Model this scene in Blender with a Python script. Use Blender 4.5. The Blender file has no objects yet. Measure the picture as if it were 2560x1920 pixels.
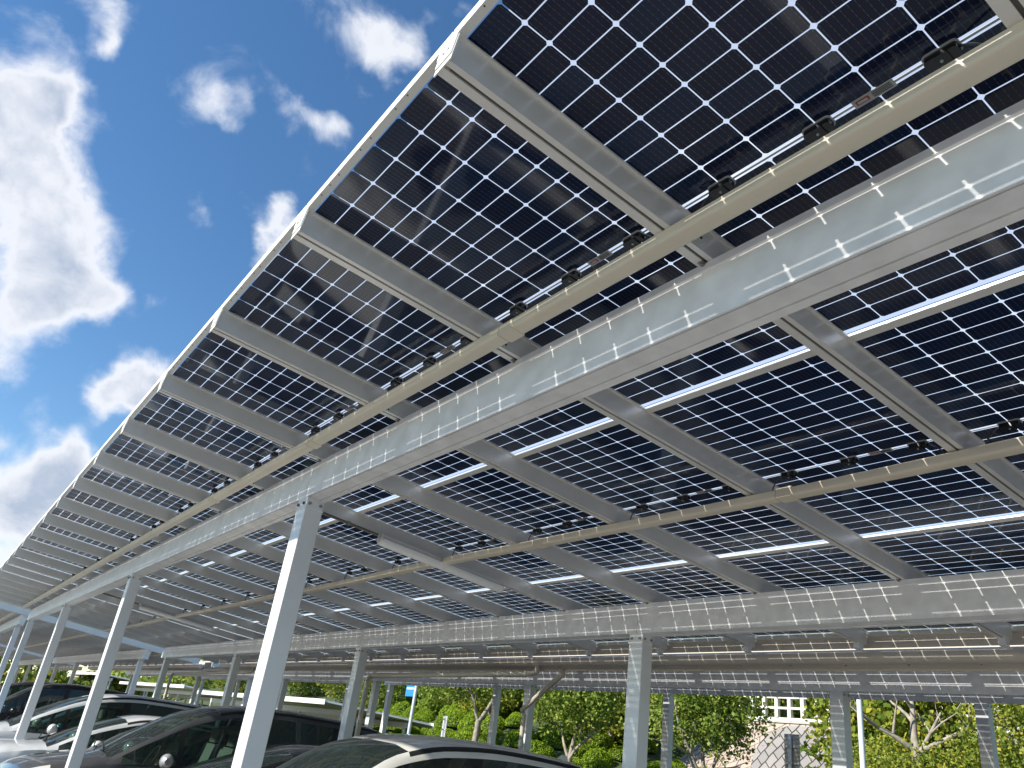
import bpy, bmesh, math, random
import numpy as np
from mathutils import Vector, Matrix
random.seed(7)
S = bpy.context.scene
C = S.collection
R = math.radians

# ------------------------------------------------------------------ camera
cam_d = bpy.data.cameras.new('camera')
cam = bpy.data.objects.new('camera', cam_d)
C.objects.link(cam)
S.camera = cam
cam_d.sensor_width = 36.0
cam_d.lens = 27.28
cam_d.clip_start = 0.05
cam_d.clip_end = 2000
EYE = Vector((-0.599, -1.428, 1.65))
right = Vector((0.79988, -0.58670, 0.12641))
down = Vector((0.34703, 0.28029, -0.89499))
fwd = Vector((0.48965, 0.75975, 0.42780))
M = Matrix((right, -down, -fwd)).transposed().to_4x4()
M.translation = EYE
cam.matrix_world = M

# ------------------------------------------------------------------ sky and sun
SUN_EL = 34.1
to_sun = Vector((-1.0, 0.26, 0.70)).normalized()
sun_az = math.atan2(to_sun.x, to_sun.y)          # clockwise from +Y
W = bpy.data.worlds.new('World')
S.world = W
W.use_nodes = True
nt = W.node_tree
nt.nodes.clear()
def N(nt, t, **kw):
    n = nt.nodes.new(t)
    for k, v in kw.items():
        setattr(n, k, v)
    return n
def math_node(nt, op, a, b=None, clamp=False):
    n = N(nt, 'ShaderNodeMath', operation=op)
    n.use_clamp = clamp
    for i, v in enumerate((a, b)):
        if v is None:
            continue
        if isinstance(v, (int, float)):
            n.inputs[i].default_value = v
        else:
            nt.links.new(v, n.inputs[i])
    return n.outputs[0]
sky = N(nt, 'ShaderNodeTexSky', sky_type='NISHITA')
sky.sun_disc = False
sky.sun_elevation = R(SUN_EL)
sky.sun_rotation = sun_az
sky.air_density = 1.0
sky.dust_density = 0.0
sky.ozone_density = 2.0
tc = N(nt, 'ShaderNodeTexCoord')
BL = [(-0.123, 0.841, 0.526, 0.082, 1), (-0.091, 0.854, 0.512, 0.075, 1), (-0.06, 0.878, 0.476, 0.079, 1), (-0.062, 0.905, 0.421, 0.096, 1), (-0.024, 0.913, 0.407, 0.075, 1), (0.009, 0.916, 0.401, 0.055, 0.9), (0.042, 0.913, 0.406, 0.034, 0.6), (-0.04, 0.934, 0.355, 0.062, 0.9), (-0.133, 0.821, 0.555, 0.041, 0.8), (-0.101, 0.828, 0.552, 0.048, 0.8), (-0.082, 0.814, 0.575, 0.027, 0.5), (-0.14, 0.784, 0.605, 0.055, 0.6), (-0.112, 0.792, 0.601, 0.038, 0.5), (-0.082, 0.763, 0.641, 0.034, 0.85), (-0.07, 0.776, 0.627, 0.022, 0.7), (0.034, 0.776, 0.63, 0.031, 0.55), (0.058, 0.783, 0.62, 0.027, 0.6), (0.074, 0.773, 0.63, 0.033, 0.6), (0.089, 0.759, 0.645, 0.022, 0.5), (0.022, 0.796, 0.604, 0.024, 0.3), (0.141, 0.752, 0.644, 0.031, 0.5), (0.165, 0.75, 0.641, 0.034, 0.6), (0.187, 0.745, 0.641, 0.031, 0.65), (0.174, 0.773, 0.611, 0.027, 0.4), (0.137, 0.665, 0.734, 0.058, 0.6), (0.177, 0.661, 0.729, 0.051, 0.65), (0.209, 0.659, 0.722, 0.038, 0.6), (0.204, 0.678, 0.707, 0.041, 0.4), (0.245, 0.603, 0.759, 0.026, 0.4), (0.086, 0.853, 0.516, 0.026, 0.6), (0.162, 0.829, 0.535, 0.048, 1), (0.164, 0.812, 0.561, 0.034, 0.9), (0.166, 0.847, 0.505, 0.041, 0.9), (0.139, 0.835, 0.532, 0.024, 0.6), (0.087, 0.9, 0.427, 0.026, 0.6), (0.067, 0.946, 0.319, 0.041, 1), (0.094, 0.947, 0.306, 0.041, 1), (0.092, 0.937, 0.338, 0.041, 1), (0.063, 0.957, 0.283, 0.031, 0.7), (0.029, 0.979, 0.2, 0.075, 1), (0.031, 0.989, 0.145, 0.082, 1), (0.053, 0.974, 0.222, 0.041, 0.9), (-0.014, 0.97, 0.242, 0.024, 0.7), (0.017, 0.959, 0.284, 0.021, 0.4), (-0.027, 0.952, 0.304, 0.031, 0.5), (0.057, 0.967, 0.249, 0.027, 0.5)]
# clouds elsewhere in the sky, seen only in reflections and through the roof gaps
BL += [(0.6, 0.5, 0.62, 0.2, .9), (0.85, 0.3, 0.42, 0.16, .8), (0.3, 0.2, 0.93, 0.15, .7), (0.7, -0.4, 0.6, 0.25, .8),
       (-0.1, -0.7, 0.7, 0.25, .8), (-0.7, -0.5, 0.5, 0.2, .8), (0.75, 0.62, 0.2, 0.2, .9), (-0.2, -0.95, 0.25, 0.2, .8), (0.45, 0.75, 0.5, 0.1, .6)]
acc = None
nz0 = N(nt, 'ShaderNodeTexNoise')
nz0.inputs['Scale'].default_value = 11
nz0.inputs['Detail'].default_value = 5
nt.links.new(tc.outputs['Generated'], nz0.inputs['Vector'])
vs = N(nt, 'ShaderNodeVectorMath', operation='SUBTRACT')
nt.links.new(nz0.outputs['Color'], vs.inputs[0])
vs.inputs[1].default_value = (.5, .5, .5)
vm = N(nt, 'ShaderNodeVectorMath', operation='MULTIPLY_ADD')
nt.links.new(vs.outputs[0], vm.inputs[0])
vm.inputs[1].default_value = (.10, .10, .10)
nt.links.new(tc.outputs['Generated'], vm.inputs[2])
warp = vm.outputs[0]
for x, y, z, r, a in BL:
    d = N(nt, 'ShaderNodeVectorMath', operation='DISTANCE')
    nt.links.new(warp, d.inputs[0])
    d.inputs[1].default_value = Vector((x, y, z)).normalized()
    mr = N(nt, 'ShaderNodeMapRange', interpolation_type='SMOOTHSTEP')
    mr.inputs['From Min'].default_value = 0
    mr.inputs['From Max'].default_value = r * 1.22
    mr.inputs['To Min'].default_value = a
    mr.inputs['To Max'].default_value = 0
    nt.links.new(d.outputs['Value'], mr.inputs['Value'])
    acc = mr.outputs[0] if acc is None else math_node(nt, 'ADD', acc, mr.outputs[0])
acc = math_node(nt, 'MINIMUM', acc, 1.6)
nz = N(nt, 'ShaderNodeTexNoise')
nz.inputs['Scale'].default_value = 13
nz.inputs['Detail'].default_value = 9
nz.inputs['Roughness'].default_value = 0.57
nz.inputs['Distortion'].default_value = 0.35
nt.links.new(tc.outputs['Generated'], nz.inputs['Vector'])
nn = math_node(nt, 'MULTIPLY', math_node(nt, 'SUBTRACT', nz.outputs['Fac'], 0.5), 2.5)
dens = math_node(nt, 'ADD', acc, nn)
cov = N(nt, 'ShaderNodeMapRange', interpolation_type='SMOOTHSTEP')
cov.inputs['From Min'].default_value = 0.22
cov.inputs['From Max'].default_value = 1.4
nt.links.new(dens, cov.inputs['Value'])
cramp = N(nt, 'ShaderNodeValToRGB')
nt.links.new(math_node(nt, 'MULTIPLY', dens, 0.5), cramp.inputs[0])
e = cramp.color_ramp.elements
e[0].position = 0.2; e[0].color = (4.9, 5.4, 6.3, 1)
e[1].position = 0.95; e[1].color = (2.9, 3.4, 4.3, 1)
m_ = e.new(0.55); m_.color = (5.9, 6.0, 6.3, 1)
mixc = N(nt, 'ShaderNodeMix', data_type='RGBA')
nt.links.new(cov.outputs[0], mixc.inputs['Factor'])
# saturate the clear sky a little
hsv = N(nt, 'ShaderNodeHueSaturation')
hsv.inputs['Saturation'].default_value = 1.2
hsv.inputs['Value'].default_value = 1.0
nt.links.new(sky.outputs[0], hsv.inputs['Color'])
nt.links.new(hsv.outputs[0], mixc.inputs['A'])
nt.links.new(cramp.outputs[0], mixc.inputs['B'])
bg = N(nt, 'ShaderNodeBackground')
bg.inputs['Strength'].default_value = 0.085
nt.links.new(mixc.outputs['Result'], bg.inputs['Color'])
wo = N(nt, 'ShaderNodeOutputWorld')
nt.links.new(bg.outputs[0], wo.inputs['Surface'])

sd = bpy.data.lights.new('sun', 'SUN')
sd.energy = 4.0
sd.angle = R(0.9)
sd.color = (1.0, 0.95, 0.86)
sun = bpy.data.objects.new('sun', sd)
C.objects.link(sun)
sun.rotation_euler = to_sun.to_track_quat('Z', 'Y').to_euler()
sun.location = (-20, 5, 20)
S.view_settings.view_transform = 'Standard'
S.view_settings.look = 'None'
S.view_settings.gamma = 1
S.view_settings.exposure = 1.0
S.cycles.max_bounces = 8
S.cycles.transparent_max_bounces = 16

# ------------------------------------------------------------------ materials
def mat(name, col, rough=.5, metal=0, coat=0, noise=None, spec=.5, bump=None):
    m = bpy.data.materials.new(name)
    m.use_nodes = True
    nt = m.node_tree
    b = nt.nodes['Principled BSDF']
    b.inputs['Base Color'].default_value = (*col, 1)
    b.inputs['Roughness'].default_value = rough
    b.inputs['Metallic'].default_value = metal
    b.inputs['Coat Weight'].default_value = coat
    b.inputs['Coat Roughness'].default_value = .03
    b.inputs['Specular IOR Level'].default_value = spec
    if noise:
        sc, amt = noise[0], noise[1]
        t = N(nt, 'ShaderNodeTexCoord')
        n = N(nt, 'ShaderNodeTexNoise')
        n.inputs['Scale'].default_value = sc
        n.inputs['Detail'].default_value = 6
        nt.links.new(t.outputs['Object'], n.inputs['Vector'])
        r = N(nt, 'ShaderNodeValToRGB')
        r.color_ramp.elements[0].position = .3
        r.color_ramp.elements[1].position = .7
        r.color_ramp.elements[0].color = (*[c * (1 - amt) for c in col], 1)
        r.color_ramp.elements[1].color = (*[min(1, c * (1 + amt)) for c in col], 1)
        nt.links.new(n.outputs['Fac'], r.inputs[0])
        nt.links.new(r.outputs[0], b.inputs['Base Color'])
        rr = N(nt, 'ShaderNodeMapRange')
        rr.inputs['To Min'].default_value = max(.05, rough - .12)
        rr.inputs['To Max'].default_value = min(1, rough + .14)
        nt.links.new(n.outputs['Fac'], rr.inputs['Value'])
        nt.links.new(rr.outputs[0], b.inputs['Roughness'])
        if bump:
            bp = N(nt, 'ShaderNodeBump')
            bp.inputs['Strength'].default_value = bump
            bp.inputs['Distance'].default_value = .01
            nt.links.new(n.outputs['Fac'], bp.inputs['Height'])
            nt.links.new(bp.outputs[0], b.inputs['Normal'])
    return m

steel = mat('galvanised_steel', (.84, .835, .82), .38, .0, noise=(9, .10))
postm = mat('post_steel', (.74, .745, .755), .35, .1, noise=(3, .05))
alu = mat('rafter_aluminium', (.80, .775, .73), .32, .25, noise=(4, .06))
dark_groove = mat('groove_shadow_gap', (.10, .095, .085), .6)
beige = mat('beige_plastic', (.72, .64, .50), .32, noise=(3, .05))
gutterm = mat('gutter_beige', (.62, .56, .47), .35, noise=(3, .05))
whitep = mat('white_trim', (.78, .77, .72), .4, noise=(5, .04))
blackp = mat('black_plastic', (.015, .015, .016), .25)
jointm = mat('joint_dark', (.03, .03, .03), .6)
boltm = mat('bolt_steel', (.35, .34, .33), .3, .9)
tube_m = mat('light_tube', (.93, .93, .91), .25)
labelm = mat('label_grey', (.42, .43, .43), .5)
redm = mat('label_red', (.35, .03, .02), .5)

# solar cell: dark navy silicon behind glass, thin dotted wires across
def cell_mat():
    m = bpy.data.materials.new('solar_cell')
    m.use_nodes = True
    nt = m.node_tree
    b = nt.nodes['Principled BSDF']
    t = N(nt, 'ShaderNodeTexCoord')
    sx = N(nt, 'ShaderNodeSeparateXYZ')
    nt.links.new(t.outputs['Object'], sx.inputs[0])
    # wires run along x (across the half cell), nine per cell
    yy = math_node(nt, 'FRACT', math_node(nt, 'DIVIDE', math_node(nt, 'SUBTRACT', sx.outputs['Y'], .021), .168 / 9))
    line = math_node(nt, 'LESS_THAN', math_node(nt, 'ABSOLUTE', math_node(nt, 'SUBTRACT', yy, .5)), .045)
    xx = math_node(nt, 'FRACT', math_node(nt, 'DIVIDE', sx.outputs['X'], .0169))
    dash = math_node(nt, 'ADD', math_node(nt, 'MULTIPLY', math_node(nt, 'LESS_THAN', xx, .5), .65), .3)
    lf = math_node(nt, 'MULTIPLY', line, dash)
    geo = N(nt, 'ShaderNodeNewGeometry')
    r = N(nt, 'ShaderNodeValToRGB')
    r.color_ramp.elements[0].color = (.003, .010, .040, 1)
    r.color_ramp.elements[1].color = (.005, .022, .062, 1)
    k = r.color_ramp.elements.new(.5)
    k.color = (.005, .009, .034, 1)
    nt.links.new(geo.outputs['Random Per Island'], r.inputs[0])
    mx = N(nt, 'ShaderNodeMix', data_type='RGBA')
    nt.links.new(lf, mx.inputs['Factor'])
    nt.links.new(r.outputs[0], mx.inputs['A'])
    mx.inputs['B'].default_value = (.11, .10, .075, 1)
    dn = N(nt, 'ShaderNodeTexNoise')
    dn.inputs['Scale'].default_value = 2.2
    dn.inputs['Detail'].default_value = 7
    ov = N(nt, 'ShaderNodeObjectInfo')
    av = N(nt, 'ShaderNodeVectorMath', operation='ADD')
    nt.links.new(t.outputs['Object'], av.inputs[0]); nt.links.new(ov.outputs['Location'], av.inputs[1])
    nt.links.new(av.outputs[0], dn.inputs['Vector'])
    dr = N(nt, 'ShaderNodeMapRange')
    dr.inputs['From Min'].default_value = .45; dr.inputs['From Max'].default_value = .8
    dr.inputs['To Min'].default_value = 0; dr.inputs['To Max'].default_value = .07
    nt.links.new(dn.outputs['Fac'], dr.inputs['Value'])
    m2 = N(nt, 'ShaderNodeMix', data_type='RGBA')
    nt.links.new(dr.outputs[0], m2.inputs['Factor'])
    nt.links.new(mx.outputs['Result'], m2.inputs['A'])
    m2.inputs['B'].default_value = (.22, .21, .19, 1)
    nt.links.new(m2.outputs['Result'], b.inputs['Base Color'])
    rv = N(nt, 'ShaderNodeMapRange')
    rv.inputs['To Min'].default_value = .01; rv.inputs['To Max'].default_value = .09
    nt.links.new(dn.outputs['Fac'], rv.inputs['Value'])
    nt.links.new(rv.outputs[0], b.inputs['Coat Roughness'])
    b.inputs['Roughness'].default_value = .45
    b.inputs['Specular IOR Level'].default_value = .08
    b.inputs['Coat Weight'].default_value = .85
    b.inputs['Coat Tint'].default_value = (.7, .82, 1, 1)
    b.inputs['Coat Roughness'].default_value = .02
    b.inputs['Coat IOR'].default_value = 1.45
    return m
cellm = cell_mat()
def gap_mat():
    m = bpy.data.materials.new('clear_glass_gap')
    m.use_nodes = True
    nt = m.node_tree
    nt.nodes.clear()
    tr = N(nt, 'ShaderNodeBsdfTransparent')
    tr.inputs[0].default_value = (.94, .96, 1, 1)
    tl = N(nt, 'ShaderNodeBsdfTranslucent')
    tl.inputs[0].default_value = (.92, .95, 1, 1)
    mx = N(nt, 'ShaderNodeMixShader')
    mx.inputs[0].default_value = .45
    nt.links.new(tr.outputs[0], mx.inputs[1])
    nt.links.new(tl.outputs[0], mx.inputs[2])
    o = N(nt, 'ShaderNodeOutputMaterial')
    nt.links.new(mx.outputs[0], o.inputs[0])
    return m
gapm = gap_mat()

# ------------------------------------------------------------------ mesh helpers
class MB:
    def __init__(s):
        s.v = []; s.f = []; s.m = []; s.mats = []
    def mi(s, m):
        if m not in s.mats:
            s.mats.append(m)
        return s.mats.index(m)
    def face(s, pts, m):
        i = len(s.v)
        s.v += [tuple(p) for p in pts]
        s.f.append(tuple(range(i, i + len(pts))))
        s.m.append(s.mi(m))
    def box(s, x0, x1, y0, y1, z0, z1, m):
        i = len(s.v)
        s.v += [(x0, y0, z0), (x1, y0, z0), (x1, y1, z0), (x0, y1, z0), (x0, y0, z1), (x1, y0, z1), (x1, y1, z1), (x0, y1, z1)]
        for f in ((0, 3, 2, 1), (4, 5, 6, 7), (0, 1, 5, 4), (1, 2, 6, 5), (2, 3, 7, 6), (3, 0, 4, 7)):
            s.f.append(tuple(i + k for k in f)); s.m.append(s.mi(m))
    def prism(s, prof, a0, a1, m, axis='y', caps=True, closed=True):
        # prof: list of (p, q); axis y -> (p, a, q); axis x -> (a, p, q); axis z -> (p, q, a)
        def P(p, q, a):
            return (p, a, q) if axis == 'y' else ((a, p, q) if axis == 'x' else (p, q, a))
        n = len(prof); i = len(s.v)
        s.v += [P(p, q, a0) for p, q in prof] + [P(p, q, a1) for p, q in prof]
        for k in range(n if closed else n - 1):
            j = (k + 1) % n
            s.f.append((i + k, i + j, i + n + j, i + n + k)); s.m.append(s.mi(m))
        if caps and closed:
            s.f.append(tuple(i + k for k in range(n))); s.m.append(s.mi(m))
            s.f.append(tuple(i + n + k for k in range(n))); s.m.append(s.mi(m))
    def tube(s, pts, rad, m, n=10, caps=True):
        pts = [Vector(p) for p in pts]
        if not isinstance(rad, (list, tuple)):
            rad = [rad] * len(pts)
        i = len(s.v)
        up = None
        for k, p in enumerate(pts):
            d = (pts[min(k + 1, len(pts) - 1)] - pts[max(k - 1, 0)]).normalized()
            if up is None:
                up = Vector((0, 0, 1)) if abs(d.z) < .9 else Vector((1, 0, 0))
            a = d.cross(up).normalized(); b = a.cross(d).normalized(); up = b
            for t in range(n):
                an = 2 * math.pi * t / n
                s.v.append(tuple(p + (a * math.cos(an) + b * math.sin(an)) * rad[k]))
        for k in range(len(pts) - 1):
            for t in range(n):
                u = (t + 1) % n
                s.f.append((i + k * n + t, i + k * n + u, i + (k + 1) * n + u, i + (k + 1) * n + t)); s.m.append(s.mi(m))
        if caps:
            s.f.append(tuple(i + t for t in range(n))); s.m.append(s.mi(m))
            j = i + (len(pts) - 1) * n
            s.f.append(tuple(j + t for t in range(n))); s.m.append(s.mi(m))
    def mesh(s, name, smooth=None, fix=True):
        me = bpy.data.meshes.new(name)
        me.from_pydata(s.v, [], s.f)
        for m in s.mats:
            me.materials.append(m)
        me.polygons.foreach_set('material_index', s.m)
        if fix:
            bm = bmesh.new(); bm.from_mesh(me)
            bmesh.ops.recalc_face_normals(bm, faces=bm.faces)
            bm.to_mesh(me); bm.free()
        if smooth is not None:
            me.shade_smooth()
            try:
                me.set_sharp_from_angle(angle=R(smooth))
            except Exception:
                pass
        me.update()
        return me
def obj(name, me, parent=None, loc=(0, 0, 0), rot=(0, 0, 0), **props):
    o = bpy.data.objects.new(name, me)
    C.objects.link(o)
    o.parent = parent
    o.location = loc
    o.rotation_euler = rot
    for k, v in props.items():
        o[k] = v
    return o
def thing(name, label, cat, loc=(0, 0, 0), rotz=0, group=None, me=None):
    o = obj(name, me, None, loc, (0, 0, rotz))
    o['label'] = label; o['category'] = cat
    if group:
        o['group'] = group
    return o
def copy_tree(o, parent=None):
    c = o.copy(); C.objects.link(c); c.parent = parent
    for ch in list(o.children):
        copy_tree(ch, c)
    return c

# ------------------------------------------------------------------ solar carports
TH = R(5.605); CT, ST = math.cos(TH), math.sin(TH)
Z0 = 3.381
PW, PL = 1.05, 1.773           # panel pitch along the row, down the slope
CA, CB = .168, .0853           # half cell
MIDG = .019
D_R = .108                     # rafter depth
V1, V2 = 1.036, 3.985           # near faces of the two beams
def loc_roof(v, h):            # roof frame -> local x, z
    return v * CT + h * ST, Z0 - v * ST + h * CT

def panel_mesh(detail=True):
    mb = MB()
    g = .0019; c = .0078
    for b in range(20):
        x0 = .022 + b * CB + (MIDG if b >= 10 else 0)
        for a in range(6):
            y0 = .021 + a * CA
            xa, xb, ya, yb = x0 + g, x0 + CB - g, y0 + g, y0 + CA - g
            if detail:
                mb.face([(xa + c, ya, 0), (xa, ya + c, 0), (xa, yb - c, 0), (xa + c, yb, 0), (xb - c, yb, 0), (xb, yb - c, 0), (xb, ya + c, 0), (xb - c, ya, 0)], cellm)
            else:
                mb.face([(xa, ya, 0), (xa, yb, 0), (xb, yb, 0), (xb, ya, 0)], cellm)
    xm = .022 + 10 * CB + MIDG / 2
    # ribbon in the middle strip and at the ends
    mb.box(xm - .0035, xm + .0035, .03, PW - .03, -.002, .001, labelm)
    # glass above
    L0, L1, W0, W1 = .004, PL - .002, .006, PW - .006
    mb.face([(L0, W0, .004), (L1, W0, .004), (L1, W1, .004), (L0, W1, .004)], gapm)
    return mb.mesh('solar_panel', fix=False)
PANEL = panel_mesh()
def rounded_bar(x0, x1, y0, y1, z0, z1, r, m, mb):
    prof = []
    for cx, cy, a0 in ((x1 - r, y1 - r, 0), (x0 + r, y1 - r, 90), (x0 + r, y0 + r, 180), (x1 - r, y0 + r, 270)):
        for k in range(5):
            a = R(a0 + k * 22.5)
            prof.append((cx + r * math.cos(a), cy + r * math.sin(a)))
    mb.prism(prof, z0, z1, m, 'z')
def jb_mesh():
    mb = MB()
    # lying under the panel: x down the slope, y along the row
    rounded_bar(-.021, .021, -.044, .044, -.006, -.001, .012, labelm, mb)
    rounded_bar(-.017, .017, -.040, .040, -.024, -.006, .009, blackp, mb)
    mb.box(-.019, .019, -.018, .010, -.028, -.022, blackp)
    mb.tube([(0, .002, -.028), (0, .002, -.031)], .004, labelm, 8)
    return mb.mesh('junction_box', 40)
JB = jb_mesh()
def sticker_mesh():
    mb = MB()
    mb.box(-.014, .014, -.056, .056, -.003, -.001, labelm)
    mb.box(-.008, .006, .012, .047, -.0042, -.003, redm)
    mb.box(-.005, .003, .016, .043, -.0052, -.0042, labelm)
    for k in range(4):
        mb.box(-.009 + k * .005, -.0075 + k * .005, -.048, .002, -.0042, -.003, jointm)
    return mb.mesh('rating_label')
STK = sticker_mesh()
def cable_mesh(sgn):
    mb = MB()
    # from the end box down to the duct below, loose bend
    pts = []
    for k in range(9):
        t = k / 8
        pts.append((.0 + .05 * t ** 2, sgn * (.04 + .075 * math.sin(t * 2.0)), -.012 - .03 * math.sin(t * 2.6) - .095 * t ** 2))
    mb.tube(pts, .0035, blackp, 6)
    return mb.mesh('cable', 60)
CAB = [cable_mesh(-1), cable_mesh(1)]
def rafter_mesh(v1=5.27):
    mb = MB()
    w = .0325
    g0, g1, gd = -.008, .004, .014
    # hollow section with a groove along the underside, small lips at the top
    prof = [(-w, -.0065), (-w - .010, -.0065), (-w - .010, -.013), (-w, -.015), (-w, -D_R), (g0 - w * .12, -D_R), (g0 - w * .12, -D_R + gd), (g1 - w * .12, -D_R + gd), (g1 - w * .12, -D_R), (w, -D_R), (w, -.015), (w + .010, -.013), (w + .010, -.0065), (w, -.0065)]
    mb.prism(prof, -.012, v1, alu, 'x')
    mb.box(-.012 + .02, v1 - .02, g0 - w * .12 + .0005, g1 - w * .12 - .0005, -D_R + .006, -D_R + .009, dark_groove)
    # end cap plate with folded tabs, seen at the high edge
    mb.box(-.016, -.012, -w - .012, w + .012, -D_R - .004, -.0085, whitep)
    mb.box(-.0225, -.0203, w - .006, w + .012, -D_R + .05, .024, whitep)
    mb.box(-.0200, -.0163, -w - .008, w + .010, -D_R + .02, -.0095, whitep)
    for yy in (-.012, .012):
        mb.tube([(-.0165, yy, -.05), (-.022, yy, -.05)], .005, boltm, 8)
    # clamps over the beams
    for v in (V1, V2):
        mb.tube([(v - .012, w * .2, -D_R - .012), (v - .012, w * .2, -D_R + .006)], .007, boltm, 8)
        mb.box(v - .022, v + .0, w * .2 - .012, w * .2 + .012, -D_R - .004, -D_R - .0005, boltm)
    # gutter bracket under the low end
    mb.box(v1 - .085, v1 - .03, -.024, .024, -D_R - .05, -D_R - .0005, steel)
    mb.box(v1 - .03, v1 + .03, -.02, .02, -D_R - .046, -D_R - .041, steel)
    return mb.mesh('rafter')
RAFTER = rafter_mesh()
def crossbar_mesh():
    mb = MB()
    y0, y1 = .010, PW - .010
    prof = [(-.006, -.003), (-.006, -.015), (.034, -.015), (.034, -.003)]
    mb.prism(prof, y0, y1, alu, 'y')
    return mb.mesh('cross_rail')
XBAR = crossbar_mesh()
def beam_mesh(L, v):
    mb = MB()
    t, b = -D_R - .001, -.347
    w = .117
    prof = [(v - .006, t), (v - .006, t - .030), (v, t - .034), (v, b + .004), (v - .003, b + .003), (v - .003, b), (v + .004, b), (v + .004, b + .010), (v + .012, b + .010), (v + .012, b + .002), (v + w - .037, b + .002), (v + w - .037, b + .010), (v + w - .030, b + .010), (v + w - .030, b), (v + w, b), (v + w, t)]
    mb.prism(prof, 0, L, steel, 'y')
    return mb.mesh('beam')
def post_mesh(h, cap=True):
    mb = MB()
    a, b = .0585, .075
    c = .004
    prof = [(-a + c, -b), (a - c, -b), (a, -b + c), (a, b - c), (a - c, b), (-a + c, b), (-a, b - c), (-a, -b + c)]
    mb.prism(prof, 0, h, postm, 'z')
    # base plate and head plate with bolts
    mb.box(-.11, .11, -.12, .12, .0, .014, steel)
    mb.box(-a - .003, a + .003, -b - .003, b + .003, h - .075, h - .069, steel)
    for s in (-1, 1):
        for q in (-1, 1):
            mb.tube([(-a - .0005, q * .045, h - .04), (-a - .010, q * .045, h - .04)], .010, boltm, 8)
            mb.tube([(q * .036, s * (b + .0005), h - .04), (q * .036, s * (b + .010), h - .04)], .010, boltm, 8)
    return mb.mesh('post')
def duct_mesh(y0, y1, v, dep=.042, wob=.0):
    mb = MB()
    n = max(2, int((y1 - y0) / .4))
    w = .066
    t = -D_R - .001
    r = .010
    prof = [(0, t), (0, t - dep + r), (.003, t - dep + .003), (r, t - dep), (w - r, t - dep), (w - .003, t - dep + .003), (w, t - dep + r), (w, t)]
    i = 0; k = len(prof)
    for j in range(n + 1):
        y = y0 + (y1 - y0) * j / n
        dv = wob * (math.sin(y * .9) + .5 * math.sin(y * 2.1 + 1)); dh = -abs(wob) * .5 * (1 + math.sin(y * 1.3))
        mb.v += [(v + dv + p, y, q + dh) for p, q in prof]
        if j:
            for a in range(k):
                b = (a + 1) % k
                mb.f.append((i - k + a, i - k + b, i + b, i + a)); mb.m.append(mb.mi(beige))
        else:
            mb.f.append(tuple(range(k))); mb.m.append(mb.mi(beige))
        i += k
    mb.f.append(tuple(range(i - k, i))); mb.m.append(mb.mi(beige))
    yy = y0 + 1.9
    while yy < y1 - .5:        # thin sleeve joints
        dv = wob * (math.sin(yy * .9) + .5 * math.sin(yy * 2.1 + 1)); dh = -abs(wob) * .5 * (1 + math.sin(yy * 1.3))
        mb.prism([(v + dv - .002, t - .001), (v + dv - .002, t - dep + dh - .002), (v + dv + w + .002, t - dep + dh - .002), (v + dv + w + .002, t - .001)], yy, yy + .09, beige, 'y')
        mb.prism([(v + dv - .0024, t - .001), (v + dv - .0024, t - dep + dh - .0024), (v + dv + w + .0024, t - dep + dh - .0024), (v + dv + w + .0024, t - .001)], yy + .09, yy + .0912, jointm, 'y')
        yy += 2.0
    return mb.mesh('wire_duct', 45)
def trim_mesh(y0, y1):
    mb = MB()
    # folded sheet along the high edge: upright outer leaf, flange under the glass
    mb.prism([(-.020, .038), (-.020, -.008), (.006, -.008), (.006, -.005), (-.017, -.005), (-.017, .038)], y0, y1, whitep, 'y')
    y = y0 + .08
    while y < y1 - .02:
        mb.tube([(-.012, y, -.0078), (-.012, y, -.0092)], .0028, jointm, 6)
        y += .075 if int(y * 7) % 2 else .17
    return mb.mesh('edge_trim')
def gutter_mesh(y0, y1):
    mb = MB()
    # in local x, z: upright leaf under the rafter ends, round pipe-like belly, back plate hanging lower
    mb.prism([(5.288, 2.742), (5.288, 2.824), (5.292, 2.829), (5.300, 2.829), (5.300, 2.824), (5.293, 2.822), (5.293, 2.742)], y0, y1, gutterm, 'y')
    out = [(5.362 + .060 * math.cos(R(100 + k * 18)), 2.690 + .056 * math.sin(R(100 + k * 18))) for k in range(20)]
    mb.prism(out, y0, y1, gutterm, 'y')
    mb.prism([(5.448, 2.598), (5.452, 2.598), (5.452, 2.80), (5.448, 2.80)], y0, y1, gutterm, 'y')
    mb.prism([(5.380, 2.640), (5.448, 2.612), (5.448, 2.616), (5.380, 2.644)], y0, y1, gutterm, 'y')
    y = y0 + .3
    while y < y1:
        mb.tube([(5.389, y, 2.635), (5.387, y, 2.629)], .005, boltm, 6)
        y += .52
    return mb.mesh('gutter', 50)

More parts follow.
